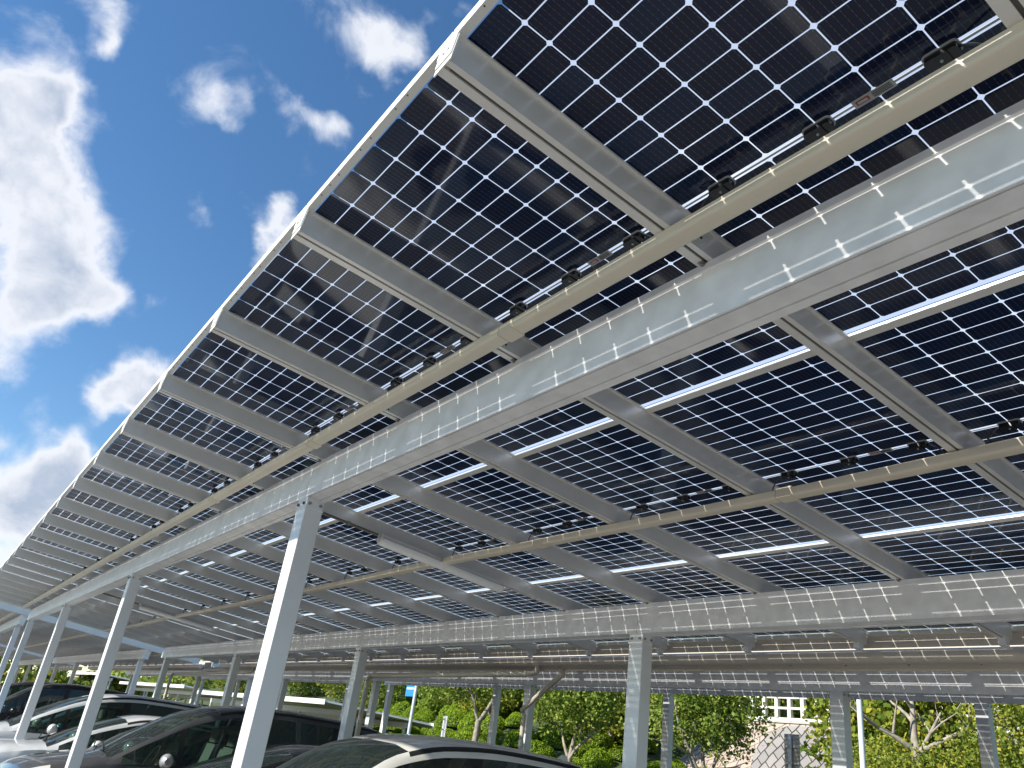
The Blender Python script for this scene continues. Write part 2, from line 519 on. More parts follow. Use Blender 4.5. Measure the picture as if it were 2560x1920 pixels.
GROUPC = 'solar carports'
def carport(ks, post_y, origin, mirror, label, yr=0.0, downs=(), detail=True, gutter=True, beam_ends=None, wob=0.0):
    """ks: columns, cells of column k span world y [1.05k-1.008, 1.05k]; post_y in world y"""
    root = thing('solar_carport', label, 'carport', origin, math.pi if mirror else 0, GROUPC)
    if mirror:
        ly = lambda y: yr - y
        kk = [-k for k in ks]
    else:
        ly = lambda y: y
        kk = list(ks)
    kk.sort()
    ya = PW * kk[0] - 1.008 - .021; yb = PW * kk[-1] + .021
    rz = dict(loc=(0, 0, Z0), rot=(0, TH, 0))
    posts = sorted(ly(y) for y in post_y)
    # beams, one per bay, butted with a thin joint at each post
    cuts = [ya + .02] + [p for p in posts if ya + .6 < p < yb - .6] + [yb + .02]
    for v in (V1, V2):
        for a, b in zip(cuts[:-1], cuts[1:]):
            obj('beam', beam_mesh(b - a - .005, v), root, (0, a, Z0), (0, TH, 0))
    for v in (V1, V2):
        x, z = loc_roof(v + .0585, -.347)
        pm = post_mesh(z + .006)
        for y in posts:
            obj('post', pm, root, (x, y, 0))
    for k in [kk[0] - 1] + kk:
        obj('rafter', RAFTER, root, (0, PW * k + .021, Z0), (0, TH, 0))
    for k in kk:
        y0 = PW * k - 1.008 - .021
        for m in range(3):
            p = obj('solar_panel', PANEL, root, (m * PL * CT - .012 * CT, y0, Z0 - m * PL * ST + .012 * ST), (0, TH, 0))
            if detail:
                xm = .022 + 10 * CB + MIDG / 2
                for q in (.19, .525, .86):
                    obj('junction_box', JB, p, (xm, q, 0))
                obj('rating_label', STK, p, (xm, .365 if not mirror else .69, 0))
                obj('cable', CAB[1], p, (xm, .86, 0)); obj('cable', CAB[0], p, (xm, .19, 0))
        lo = obj('cross_rail', XBAR, root, ((3 * PL - .030) * CT, y0, Z0 - (3 * PL - .030) * ST), (0, TH, 0))
        lo.scale = (1, 1, 2.2)
        for m in (1, 2):
            obj('cross_rail', XBAR, root, ((m * PL - .012 + .002) * CT, y0, Z0 - (m * PL - .012 + .002) * ST), (0, TH, 0))
    for v, dep in ((.828, .042), (2.577, .042), (4.345, .062)):
        obj('wire_duct', duct_mesh(ya + .05, yb - .05, v, dep, wob if v > 2 and v < 3 else 0), root, (0, 0, Z0), (0, TH, 0))
    for k in kk:
        y0 = PW * k - 1.008 - .021
        obj('edge_trim', TRIM, root, (0, y0, Z0), (0, TH, 0))
    # closing channel at both ends of the roof and at the low edge
    for yy in (ya - .038, yb + .006):
        mb = MB()
        mb.box(-.04, 5.30, yy, yy + .032, -.135, .024, whitep)
        obj('end_trim', mb.mesh('end_trim'), root, (0, 0, Z0), (0, TH, 0))
    if gutter:
        obj('gutter', gutter_mesh(ya, yb), root)
    for y, x1, z1, yo in downs:       # outlet position then the post it runs to
        mb = MB()
        yl, yol = ly(y), ly(yo)
        mb.tube([(5.37, yol, 2.66), (5.37, yol, 2.58), (5.34, yol + (yl - yol) * .06, 2.55), (x1 + .06, yl - .0, z1 + .05), (x1, yl, z1), (x1, yl, z1 - .06), (x1, yl, .05)], .034, gutterm, 12)
        mb.tube([(x1, yl, z1 - .55), (x1, yl, z1 - .50)], .039, boltm, 12)
        obj('downpipe', mb.mesh('downpipe', 50), root)
    return root
TRIM = trim_mesh(.003, PW - .003)

A1 = carport(range(-2, 19), (-1.81, 3.27, 8.36, 13.45, 18.52), (0, 0, 0), False,
             'nearest solar panel carport filling the picture, its high edge against the blue sky', wob=.010,
             downs=((8.47, 4.20, 2.30, 6.4), (18.62, 4.20, 2.30, 16.6)))
B1 = carport(range(-2, 19), (-1.75, 3.42, 8.52, 13.6, 18.62), (10.89, -1.008, -.006), True,
             'solar carport next behind the nearest one, beyond the shared gutter and above the trees', yr=-1.008, detail=False, gutter=False)
# downpipe of the second carport: leaves the same gutter towards its own post
for yy, yo in ((8.40, 6.0), (18.5, 16.1)):
    mbd = MB()
    xd = 10.89 - 5.50
    # local frame of B1 is turned by half a turn
    yl, yol = -1.008 - yy, -1.008 - yo
    mbd.tube([(xd * 0 + (10.89 - 5.40), yol, 2.63), (10.89 - 5.44, yol, 2.57), (10.89 - 6.70, yl, 2.26), (10.89 - 6.74, yl, 2.20), (10.89 - 6.74, yl, .05)], .034, gutterm, 12)
    mbd.tube([(10.89 - 6.74, yl, 1.78), (10.89 - 6.74, yl, 1.86)], .039, boltm, 12)
    obj('downpipe', mbd.mesh('downpipe', 50), B1)

A2 = carport(range(20 + 1, 37), (21.2 + .3, 26.6, 31.7, 36.6), (0, -.28, 0), False,
             'second solar carport down the row, behind a bright white end beam at the left edge', detail=False)
B2 = carport(range(21, 37), (21.5, 26.6, 31.7, 36.6), (10.89, -1.008 - .28, 0), True,
             'second solar carport in the row behind, seen between posts over the minivans', yr=-1.008, detail=False, gutter=False)
A3 = carport(range(39, 50), (41.0, 46.0, 51.0), (0, 0, 0), False,
             'farthest solar carport at the far left end of the row', detail=False)

# ------------------------------------------------------------------ strip lights under the rafters
def strip_light(yc, label):
    x, z = loc_roof(0, 0)
    t = thing('strip_light', label, 'light fixture', (loc_roof(2.0, -.112)[0], yc, loc_roof(2.0, -.112)[1]), 0, 'strip lights under the roof')
    mb = MB()
    mb.prism([(-.030, 0), (.030, 0), (.030, -.016), (.020, -.034), (-.020, -.034), (-.030, -.016)], 0, 1.22, whitep, 'x')
    h = obj('housing', mb.mesh('housing'), t, rot=(0, TH, 0))
    mb = MB()
    prof = []
    for k in range(9):
        a = R(180 + k * 22.5)
        prof.append((.050 * math.cos(a), -.034 + .050 * math.sin(a)))
    mb.prism(prof, .012, 1.208, tube_m, 'x')
    obj('diffuser', mb.mesh('diffuser', 40), t, rot=(0, TH, 0))
    for xx in (0, 1.208):
        mb = MB()
        mb.prism([(-.038, .002), (.038, .002), (.038, -.05), (.02, -.068), (-.02, -.068), (-.038, -.05)], xx, xx + .012, whitep, 'x')
        obj('end_cap', mb.mesh('end_cap'), t, rot=(0, TH, 0))
    mb = MB()
    mb.tube([(-.88, .0, -.012), (-.02, 0, -.012)], .011, mat('conduit_brown', (.16, .14, .11), .4), 8)
    mb.box(-.30, -.27, -.018, .018, -.03, .0, boltm)
    obj('conduit', mb.mesh('conduit', 50), t, rot=(0, TH, 0))
    return t
strip_light(4.160, 'long white strip light right of the nearest post, under the near carport roof')
strip_light(12.62, 'far white strip light hanging left of the nearest post, deeper under the roof')

# ------------------------------------------------------------------ ground
asph = mat('asphalt', (.17, .166, .158), .85, noise=(1.3, .18), bump=.4)
g = MB()
g.face([(-600, -600, 0), (600, -600, 0), (600, 900, 0), (-600, 900, 0)], asph)
obj('ground', g.mesh('ground'), kind='structure')
pm = mat('road_paint', (.75, .75, .72), .6, noise=(9, .1))
g = MB()
for y in [3.27 + .0 + 2.545 * k for k in range(-2, 14)]:
    g.box(-.2, 4.9, y - .06, y + .06, .004, .005, pm)
obj('parking_lines', g.mesh('parking_lines'), kind='structure')
conc = mat('kerb_concrete', (.42, .41, .38), .8, noise=(4, .12))
g = MB()
g.box(13.0, 13.2, -20, 32, 0, .15, conc)
obj('kerb', g.mesh('kerb'), kind='structure')

# ------------------------------------------------------------------ cars
def car_paint(name, col, metal=.5, rough=.3):
    return mat(name, col, rough, metal, coat=1)
def glass_mat(name, tint, amt):
    m = bpy.data.materials.new(name)
    m.use_nodes = True
    nt = m.node_tree
    nt.nodes.clear()
    tr = N(nt, 'ShaderNodeBsdfTransparent'); tr.inputs[0].default_value = (*tint, 1)
    df = N(nt, 'ShaderNodeBsdfDiffuse'); df.inputs[0].default_value = (.05, .07, .06, 1)
    m0 = N(nt, 'ShaderNodeMixShader'); m0.inputs[0].default_value = amt
    nt.links.new(tr.outputs[0], m0.inputs[1]); nt.links.new(df.outputs[0], m0.inputs[2])
    gl = N(nt, 'ShaderNodeBsdfGlossy'); gl.inputs['Roughness'].default_value = .01
    fr = N(nt, 'ShaderNodeFresnel'); fr.inputs[0].default_value = 1.6
    m1 = N(nt, 'ShaderNodeMixShader')
    nt.links.new(fr.outputs[0], m1.inputs[0]); nt.links.new(m0.outputs[0], m1.inputs[1]); nt.links.new(gl.outputs[0], m1.inputs[2])
    o = N(nt, 'ShaderNodeOutputMaterial'); nt.links.new(m1.outputs[0], o.inputs[0])
    return m
shield_g = glass_mat('windscreen_glass', (.6, .78, .68), .25)
side_g = glass_mat('side_glass', (.45, .6, .52), .3)
priv_g = glass_mat('privacy_glass', (.10, .11, .11), .75)
tyre_m = mat('tyre_rubber', (.02, .02, .02), .8)
rim_m = mat('alloy_rim', (.55, .56, .57), .25, .9)
chrome = mat('chrome', (.8, .8, .82), .08, 1)
lamp_m = mat('headlamp_lens', (.75, .74, .66), .08, .1, coat=1)
seat_m = mat('seat_cloth', (.24, .25, .23), .8)
seat_d = mat('seat_dark', (.03, .03, .032), .8)
rub = mat('black_rubber', (.012, .012, .012), .5)

def interp(keys, xs):
    kx = [k[0] for k in keys]; ky = [k[1] for k in keys]
    kx = np.array(kx, float); ky = np.array(ky, float)
    d = np.diff(ky) / np.diff(kx)
    mm = np.zeros(len(kx)); mm[0] = d[0]; mm[-1] = d[-1]
    for i in range(1, len(kx) - 1):
        mm[i] = 0 if d[i - 1] * d[i] <= 0 else 2 * d[i - 1] * d[i] / (d[i - 1] + d[i])
    out = []
    for x in xs:
        x = min(max(x, kx[0]), kx[-1])
        i = min(int(np.searchsorted(kx, x, 'right')) - 1, len(kx) - 2); i = max(i, 0)
        h = kx[i + 1] - kx[i]; t = (x - kx[i]) / h
        out.append(float(ky[i] * (1 + 2 * t) * (1 - t) ** 2 + mm[i] * h * t * (1 - t) ** 2 + ky[i + 1] * t * t * (3 - 2 * t) - mm[i + 1] * h * t * t * (1 - t)))
    return out

def make_car(name, label, cat, loc, paint, L, Wd, top, belt, wt, cowl, roof0, roof1, tail, pill, s0, s1, light_seat=False, fin=None, spoiler=False, mirror_p=None, priv=True):
    root = thing(name, label, cat, loc, 0, 'cars parked under the carports')
    xs = sorted(set([0, .03, .08, .15] + list(np.linspace(.25, L - .15, 46)) + [cowl, roof0, roof1, tail, L - .08, L - .03, L] + [p for q in pill for p in q] + [s0, s1]))
    xs = [x for i, x in enumerate(xs) if i == 0 or x - xs[i - 1] > .012]
    zt = interp(top, xs); zb = interp(belt, xs); wtt = interp(wt, xs)
    w = interp([(0, Wd * .66), (.12, Wd * .84), (.5, Wd * .96), (1.2, Wd), (L - 1.2, Wd), (L - .3, Wd * .95), (L, Wd * .84)], xs)
    zlo = interp([(0, .34), (.25, .24), (L - .3, .26), (L, .38)], xs)
    rings = []
    for i, x in enumerate(xs):
        a4 = (w[i] * .955, zb[i])
        z7 = max(zt[i] - .075, zb[i] + .004)
        hgt = zt[i] - zb[i]
        a7 = (min(wtt[i], a4[0] - .004) if hgt > .10 else a4[0] - .012, z7)
        lp = lambda t: (a4[0] + (a7[0] - a4[0]) * t + .028 * math.sin(math.pi * t) * (1 if hgt > .2 else 0), a4[1] + (a7[1] - a4[1]) * t)
        ztt = max(zt[i], z7 + .002)
        pts = [(w[i] * .88, zlo[i]), (w[i] * .965, zlo[i] + .12), (w[i], .62 * min(1, zb[i] / .8)), (w[i] * .992, zb[i] - .10), a4, lp(.09), lp(.93), a7,
               (a7[0] * .945, z7 + (ztt - z7) * .42), (a7[0] * .60, z7 + (ztt - z7) * .90), (0, ztt)]
        rings.append([(x, -p, z) for p, z in pts] + [(x, p, z) for p, z in pts[-2::-1]])
    n = len(rings[0])
    parts = {}
    def part(k):
        if k not in parts:
            parts[k] = MB()
        return parts[k]
    vmap = {}
    def addface(k, m, idx):
        mb = part(k)
        f = []
        for (i, j) in idx:
            key = (k, i, j)
            if key not in vmap:
                vmap[key] = len(mb.v); mb.v.append(rings[i][j])
            f.append(vmap[key])
        mb.f.append(tuple(f)); mb.m.append(mb.mi(m))
    for i in range(len(xs) - 1):
        xm = (xs[i] + xs[i + 1]) / 2
        for j in range(n - 1):
            jj = min(j, n - 2 - j)
            side = 'L' if j < n / 2 else 'R'
            k, m = 'body', paint
            if jj == 5:
                hh = min(rings[i][6][2] - rings[i][5][2], rings[i + 1][6][2] - rings[i + 1][5][2])
                if s0 < xm < s1 and hh > .015:
                    if any(a < xm < b for a, b in pill):
                        k, m = 'body', rub
                    else:
                        nwin = sum(1 for a, b in pill if xm > b)
                        rear = priv and nwin >= 2
                        k, m = ('window', side, nwin), (priv_g if rear else side_g)
            elif jj in (4,) and s0 - .1 < xm < s1:
                m = rub
            elif jj == 7 and roof0 < xm < roof1 + .2:
                m = rub
            elif jj in (8, 9):
                if cowl < xm < roof0:
                    k, m = 'windscreen', shield_g
                elif roof1 < xm < tail:
                    k, m = 'rear_window', priv_g
            if .10 < xm < .52 and jj in (3, 4, 6, 7) or (.10 < xm < .42 and jj == 5 and k == 'body'):
                if xm < .42 or jj in (3, 4):
                    k, m = ('headlight', side), lamp_m
            addface(k, m, [(i, j), (i + 1, j), (i + 1, j + 1), (i, j + 1)])
    for i, rev in ((0, 1), (len(xs) - 1, 0)):
        addface('body', paint, [(i, j) for j in range(n)])
    names = {'windscreen': 'windscreen', 'rear_window': 'rear_window', 'body': 'body'}
    body = None
    for k, mb in parts.items():
        nm = names[k] if isinstance(k, str) else k[0]
        o = obj(nm, mb.mesh(nm, 42), root)
        if nm == 'body':
            body = o
    # wheels
    for x in (.85, L - .85):
        for s in (-1, 1):
            mb = MB()
            mb.tube([(x, s * (Wd - .22), .32), (x, s * (Wd - .02), .32), (x, s * (Wd + .002), .32)], [.32, .32, .29], tyre_m, 28)
            wh = obj('wheel', mb.mesh('wheel', 40), root)
            mb = MB()
            mb.tube([(x, s * (Wd - .03), .32), (x, s * (Wd + .012), .32)], [.21, .19], rim_m, 20)
            obj('rim', mb.mesh('rim', 40), wh)
    # mirrors
    zc = interp(belt, [cowl + .35])[0]
    for s in (-1, 1):
        mb = MB()
        rr = [.045, .080, .088, .090, .090, .086, .070, .040]
        pts = [(0, (k / 7) * .215, .01 * k / 7) for k in range(8)]
        mb.tube(pts, rr, mirror_p or paint, 16)
        mb.v = [(cowl + .58 + a * .85 - .10 * b, s * (Wd + .02 + b), zc + .085 + c * .92) for a, b, c in mb.v]
        mb.tube([(cowl + .58, s * (Wd * .93), zc - .01), (cowl + .60, s * (Wd + .05), zc + .02)], .022, rub, 8)
        obj('mirror', mb.mesh('mirror', 50), root)
    # wipers
    zc0 = interp(top, [cowl])[0]
    for yy, ln in ((-.45, .62), (.12, .58)):
        mb = MB()
        p = []
        for t in (0, .5, 1):
            x = cowl - .02 + .10 * t
            p.append((x, yy + ln * t, interp(top, [x])[0] + .018 + .01 * math.sin(3 * t)))
        mb.tube(p, .008, rub, 6)
        obj('wiper', mb.mesh('wiper'), root)
    # grille and plate
    mb = MB()
    mb.box(-.012, .10, -.42, .42, .42, .56, rub)
    obj('grille', mb.mesh('grille'), root)
    # interior
    sm = seat_m if light_seat else seat_d
    zf = zc - .12
    mb = MB()
    mb.prism([(cowl + .10, .55), (cowl + .06, zc - .03), (cowl + .45, zc + .0), (cowl + .62, zc - .12), (cowl + .62, .5)], -Wd * .86, Wd * .86, seat_d, 'y')
    obj('dashboard', mb.mesh('dashboard', 40), root)
    mb = MB()
    pts = [(cowl + .72 + .07 * math.cos(a), .36 + .17 * math.sin(a), zc + .02 + .16 * math.cos(a)) for a in [R(k * 20) for k in range(19)]]
    mb.tube(pts, .012, seat_d, 8, caps=False)
    obj('steering_wheel', mb.mesh('steering_wheel', 60), root)
    row = cowl + 1.35
    while row < L - 1.0:
        for yy in (-.38, .38):
            mb = MB()
            mb.prism([(row - .50, .55), (row - .50, .68), (row - .1, .64), (row + .06, zc + .28), (row + .16, zc + .28), (row + .10, .55)], yy - .24, yy + .24, sm, 'y')
            rounded_bar(row + .07, row + .17, yy - .13, yy + .13, zc + .30, zc + .47, .04, sm, mb)
            obj('seat', mb.mesh('seat', 35), root)
        row += 1.0
    # rear view mirror and inspection sticker on the windscreen
    xr = roof0 - .16
    zr = interp(top, [xr])[0]
    mb = MB()
    mb.box(xr + .03, xr + .05, -.12, .12, zr - .12, zr - .06, rub)
    obj('rear_view_mirror', mb.mesh('rear_view_mirror'), root)
    mb = MB()
    mb.tube([(xr + .02, 0, zr - .045), (xr + .03, 0, zr - .05)], .035, mat('sticker_white', (.6, .62, .62), .5), 12)
    mb.tube([(xr - .28, -.50, interp(top, [xr - .28])[0] - .085), (xr - .275, -.50, interp(top, [xr - .28])[0] - .09)], .035, redm, 12)
    if fin:
        z = interp(top, [fin])[0]
        mb = MB()
        mb.prism([(fin - .12, z - .01), (fin + .03, z + .075), (fin + .07, z + .07), (fin + .09, z - .02)], -.018, .018, paint, 'y')
        obj('antenna', mb.mesh('antenna', 30), root)
    if spoiler:
        z = interp(top, [roof1])[0]
        mb = MB()
        mb.prism([(roof1 - .10, z - .03), (roof1 + .05, z + .005), (roof1 + .24, z - .02), (roof1 + .22, z - .05)], -Wd * .62, Wd * .62, paint, 'y')
        obj('spoiler', mb.mesh('spoiler', 30), root)
    return root

def mpv(L=4.8, H=1.83, Wd=.86, z0=1.08):
    return dict(L=L, Wd=Wd,
        top=[(0, .62), (.10, .84), (.45, .97), (.95, z0), (1.35, z0 + .24), (1.95, H - .16), (2.35, H - .05), (2.9, H), (3.9, H - .02), (L - .35, H - .09), (L - .18, H - .30), (L - .05, 1.10), (L, .85)],
        belt=[(0, .56), (.15, .72), (.6, .90), (1.0, .99), (2.4, 1.02), (L - .6, 1.08), (L - .1, 1.0), (L, .80)],
        wt=[(0, Wd * .8), (1.0, Wd * .88), (2.0, Wd * .76), (3.0, Wd * .75), (L - .3, Wd * .74), (L, Wd * .8)],
        cowl=.98, roof0=2.12, roof1=L - .40, tail=L - .08, pill=[(1.70, 1.76), (2.55, 2.66), (3.62, 3.70)], s0=1.12, s1=L - .30)
def suv(L=4.60, H=1.715, Wd=.88, z0=1.08):
    return dict(L=L, Wd=Wd,
        top=[(0, .66), (.10, .86), (.5, 1.00), (1.15, z0), (1.55, z0 + .22), (2.05, H - .115), (2.45, H - .025), (2.9, H), (3.6, H - .03), (L - .45, H - .12), (L - .22, H - .34), (L - .05, 1.02), (L, .8)],
        belt=[(0, .58), (.15, .74), (.6, .92), (1.2, 1.0), (2.4, 1.04), (L - .6, 1.12), (L - .1, 1.0), (L, .75)],
        wt=[(0, Wd * .8), (1.1, Wd * .88), (2.1, Wd * .72), (3.0, Wd * .71), (L - .4, Wd * .68), (L, Wd * .75)],
        cowl=1.16, roof0=2.12, roof1=L - .50, tail=L - .12, pill=[(1.80, 1.85), (2.62, 2.72), (3.55, 3.64)], s0=1.30, s1=L - .55)
def hatch(L=4.2, H=1.52, Wd=.84, z0=1.0):
    return dict(L=L, Wd=Wd,
        top=[(0, .60), (.10, .80), (.5, .93), (1.05, z0), (1.45, z0 + .20), (1.95, H - .11), (2.3, H - .02), (2.7, H), (3.3, H - .03), (L - .5, H - .12), (L - .22, H - .36), (L - .05, .95), (L, .75)],
        belt=[(0, .54), (.15, .68), (.6, .85), (1.1, .93), (2.2, .97), (L - .6, 1.04), (L - .1, .92), (L, .70)],
        wt=[(0, Wd * .8), (1.1, Wd * .88), (2.0, Wd * .72), (3.0, Wd * .70), (L - .4, Wd * .68), (L, Wd * .75)],
        cowl=1.08, roof0=2.02, roof1=L - .55, tail=L - .12, pill=[(1.66, 1.71), (2.42, 2.52), (3.28, 3.38)], s0=1.22, s1=L - .50)
white_p = car_paint('paint_pearl_white', (.74, .72, .66), .1, .3)
silver_p = car_paint('paint_silver', (.66, .67, .67), .15, .3)
black_p = car_paint('paint_black', (.012, .012, .015), .2, .2)
grey_p = car_paint('paint_dark_grey', (.10, .10, .105), .5, .28)
mirr_p = car_paint('mirror_cap_silver', (.50, .49, .50), .4, .2)
blue_p = car_paint('paint_light_blue', (.20, .42, .62), .4, .3)
make_car('parked_car', 'pearl white hatchback wagon nearest the camera, roof right of the nearest post', 'car', (.32, 4.55, 0), white_p, fin=4.0, spoiler=True, light_seat=False, **suv())
make_car('parked_car', 'low black car squeezed between the nearest post and the white wagon', 'car', (.60, 7.0, 0), black_p, fin=3.3, **hatch(H=1.49))
make_car('parked_car', 'dark grey minivan with a black roof, behind the two nearest posts', 'car', (.50, 9.70, 0), grey_p, light_seat=True, mirror_p=mirr_p, **mpv(H=1.80))
make_car('parked_car', 'small silver car, only its windscreen and roof show past the dark minivan', 'car', (.1, 12.15, 0), silver_p, **hatch(H=1.50))
make_car('parked_car', 'silver minivan behind the second post from the right', 'car', (-.05, 14.75, 0), silver_p, light_seat=True, **mpv(H=1.76))
make_car('parked_car', 'light blue small car tucked behind the silver minivan', 'car', (.3, 17.25, 0), blue_p, **hatch(H=1.60))
make_car('parked_car', 'black minivan beyond the light blue car', 'car', (.1, 22.8, 0), black_p, **mpv(H=1.86))
make_car('parked_car', 'farthest black minivan at the left edge of the picture', 'car', (-.2, 25.4, 0), black_p, **mpv(H=1.84))

# ------------------------------------------------------------------ embankment
def bank_z(x, y):
    if x < 13.3:
        return .14
    t = min(1, (x - 13.3) / 13)
    d = max(0, 1 - abs(y - 16.5) / 11); d = d * d * (3 - 2 * d) if x < 26.2 else 0
    return .14 + (3.7 - 2.9 * d) * (t * t * (3 - 2 * t)) + (max(0, x - 26.3) * .08) + .12 * math.sin(x * .9 + y * .4) * t + max(0, y - 40) * .02 * t
soil = mat('bank_undergrowth', (.055, .075, .022), .95, noise=(2.2, .5), bump=.6)
mb = MB()
nx, ny = 60, 90
idx = {}
for i in range(nx + 1):
    for j in range(ny + 1):
        x = 13.21 + i * 1.1; y = -30 + j * 1.6
        idx[i, j] = len(mb.v); mb.v.append((x, y, bank_z(x, y)))
for i in range(nx):
    for j in range(ny):
        mb.f.append((idx[i, j], idx[i + 1, j], idx[i + 1, j + 1], idx[i, j + 1])); mb.m.append(mb.mi(soil))
obj('embankment', mb.mesh('embankment', 60), kind='structure')

# ------------------------------------------------------------------ plants
def leaf_mat(name, cols, trans=.35):
    m = bpy.data.materials.new(name)
    m.use_nodes = True
    nt = m.node_tree
    b = nt.nodes['Principled BSDF']
    geo = N(nt, 'ShaderNodeNewGeometry')
    r = N(nt, 'ShaderNodeValToRGB')
    el = r.color_ramp.elements
    el[0].position = 0; el[0].color = (*cols[0], 1)
    el[1].position = 1; el[1].color = (*cols[-1], 1)
    for k, c in enumerate(cols[1:-1]):
        q = el.new((k + 1) / (len(cols) - 1)); q.color = (*c, 1)
    nt.links.new(geo.outputs['Random Per Island'], r.inputs[0])
    nt.links.new(r.outputs[0], b.inputs['Base Color'])
    b.inputs['Roughness'].default_value = .6
    b.inputs['Specular IOR Level'].default_value = .25
    tl = N(nt, 'ShaderNodeBsdfTranslucent')
    nt.links.new(r.outputs[0], tl.inputs[0])
    mx = N(nt, 'ShaderNodeMixShader'); mx.inputs[0].default_value = trans
    nt.links.new(b.outputs[0], mx.inputs[1]); nt.links.new(tl.outputs[0], mx.inputs[2])
    nt.links.new(mx.outputs[0], nt.nodes['Material Output'].inputs[0])
    return m
leaf_a = leaf_mat('leaves_green', [(.08, .14, .02), (.17, .25, .035), (.26, .34, .05), (.38, .42, .09)])
leaf_y = leaf_mat('leaves_yellowing', [(.10, .17, .02), (.19, .26, .035), (.30, .34, .045), (.46, .39, .05)])
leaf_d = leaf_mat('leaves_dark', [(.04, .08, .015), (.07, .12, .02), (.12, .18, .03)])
leaf_b = leaf_mat('leaves_clipped_bush', [(.15, .25, .012), (.27, .39, .02), (.38, .50, .03)])
bark = mat('bark_grey', (.30, .26, .21), .9, noise=(7, .35), bump=.6)
def leaf_face(mb, p, s, m, nrm=None):
    if nrm is None:
        a = Vector((random.gauss(0, 1), random.gauss(0, 1), random.gauss(0, 1))).normalized()
    else:
        a = (nrm.orthogonal().normalized() + Vector((random.gauss(0, .6), random.gauss(0, .6), random.gauss(0, .6)))).normalized()
    b = a.cross(Vector((random.gauss(0, 1), random.gauss(0, 1), random.gauss(0, 1)))).normalized()
    l = s * random.uniform(.7, 1.3); w = l * .38
    mb.face([p - a * l * .5, p + b * w, p + a * l * .5, p - b * w], m)
def crown_mesh(blobs, nleaf, size, m, seed):
    random.seed(seed)
    mb = MB()
    vol = [b[3] * b[4] * b[5] for b in blobs]
    tot = sum(vol)
    for b, v in zip(blobs, vol):
        n = int(nleaf * v / tot)
        ncl = max(4, n // 26)
        for c in range(ncl):
            d = Vector((random.gauss(0, 1), random.gauss(0, 1), random.gauss(0, 1))).normalized()
            r = random.random() ** .38
            cc = Vector((b[0] + d.x * b[3] * r, b[1] + d.y * b[4] * r, b[2] + d.z * b[5] * r))
            rad = random.uniform(.10, .26)
            for k in range(n // ncl):
                leaf_face(mb, cc + Vector((random.gauss(0, rad), random.gauss(0, rad), random.gauss(0, rad * .7))), size, m)
    return mb.mesh('crown', fix=False)
def limb(mb, p, d, L, r, depth, m):
    pts = [Vector(p)]; rad = [r]
    dd = Vector(d).normalized()
    n = 4
    for k in range(n):
        dd = (dd + Vector((random.gauss(0, .14), random.gauss(0, .14), random.gauss(.03, .08)))).normalized()
        pts.append(pts[-1] + dd * L / n); rad.append(r * (1 - .55 * (k + 1) / n))
    mb.tube(pts, rad, m, 7)
    if depth > 0:
        for k in range(3 if depth > 1 else 2):
            q = random.choice(pts[2:])
            nd = (dd + Vector((random.gauss(0, .7), random.gauss(0, .7), random.gauss(.15, .35)))).normalized()
            limb(mb, q, nd, L * random.uniform(.55, .8), rad[-1] * 1.05, depth - 1, m)
def tree(label, x, y, limbs, blobs, nleaf, size, lm, seed, zg=None, trunk_r=.13, group='trees on the embankment', cat='tree', depth=2):
    z = bank_z(x, y) - .05 if zg is None else zg
    t = thing('tree', label, cat, (x, y, z), 0, group)
    random.seed(seed)
    mb = MB()
    fh, = [limbs[0]]
    base = [Vector((0, 0, -.1)), Vector((random.gauss(0, .03), random.gauss(0, .03), fh * .5)), Vector((0, 0, fh))]
    mb.tube(base, [trunk_r * 1.35, trunk_r, trunk_r * .92], bark, 10)
    for d, L, r in limbs[1:]:
        limb(mb, (0, 0, fh - .06), d, L, r, depth, bark)
    obj('trunk', mb.mesh('trunk', 60), t)
    obj('crown', crown_mesh(blobs, nleaf, size, lm, seed + 1), t)
    return t
# the five that show between the posts
tree('forked pale trunked tree between the sign board and the downpipe post', 18, 26.4, (1.5, ((.35, -.15, 1), 1.9, .10), ((-.45, .5, 1), 1.5, .07)),
     [(0, .6, 3.4, 1.5, 1.9, 1.1), (.6, -.5, 3.6, 1.1, 1.1, .9), (-.5, 1.6, 2.9, .9, .9, .7), (0,-1.2,3.0,1.0,1.0,.8), (0,2.4,3.3,1.0,1.2,.9)], 9500, .12, leaf_a, 11)
tree('round headed tree standing left of the second row post, its crown full of leaves', 18, 20.7, (1.2, ((.3, .1, 1), 1.8, .08), ((-.3, .6, .9), 1.3, .06), ((.2, -.6, 1), 1.4, .06)),
     [(0, 0, 3.0, 1.4, 1.75, 1.1), (0, 1.1, 2.5, .9, .9, .6), (0, -1.0, 3.1, .9, 1.0, .9), (0,.2,3.9,1.5,1.9,.8)], 12000, .11, leaf_a, 12)
tree('spreading tree with a leaning limb, in front of the stone wall', 18, 14.9, (1.25, ((-.35, .75, 1.1), 1.6, .10), ((.1, -.7, .8), 1.0, .07), ((.3, .0, 1), 1.6, .07)),
     [(0, .2, 3.0, 1.3, 1.5, .9), (.1, -1.0, 3.0, .9, .8, .7), (0, 1.1, 2.7, .8, .8, .7), (.2, -.6, 2.3, .8, .6, .5), (0,.2,3.8,1.5,1.9,.8)], 11000, .105, leaf_a, 13)
tree('half bare grey tree with yellowing leaves below its open branches', 17, 8.2, (2.1, ((-.5, .85, .55), 1.1, .07), ((.2, -.8, .5), 1.2, .07), ((0, .1, 1), 1.2, .09), ((.4, -.5, .9), 1.0, .05)),
     [(.3, .9, 1.6, 1.1, 1.0, .75), (.3, -.8, 1.6, 1.1, 1.0, .75), (.3, -1.2, 2.4, .8, .6, .5), (.5, 0, 1.1, 1.0, 1.5, .5), (-.2,.2,1.2,1.0,2.0,.8)], 22000, .072, leaf_y, 14)
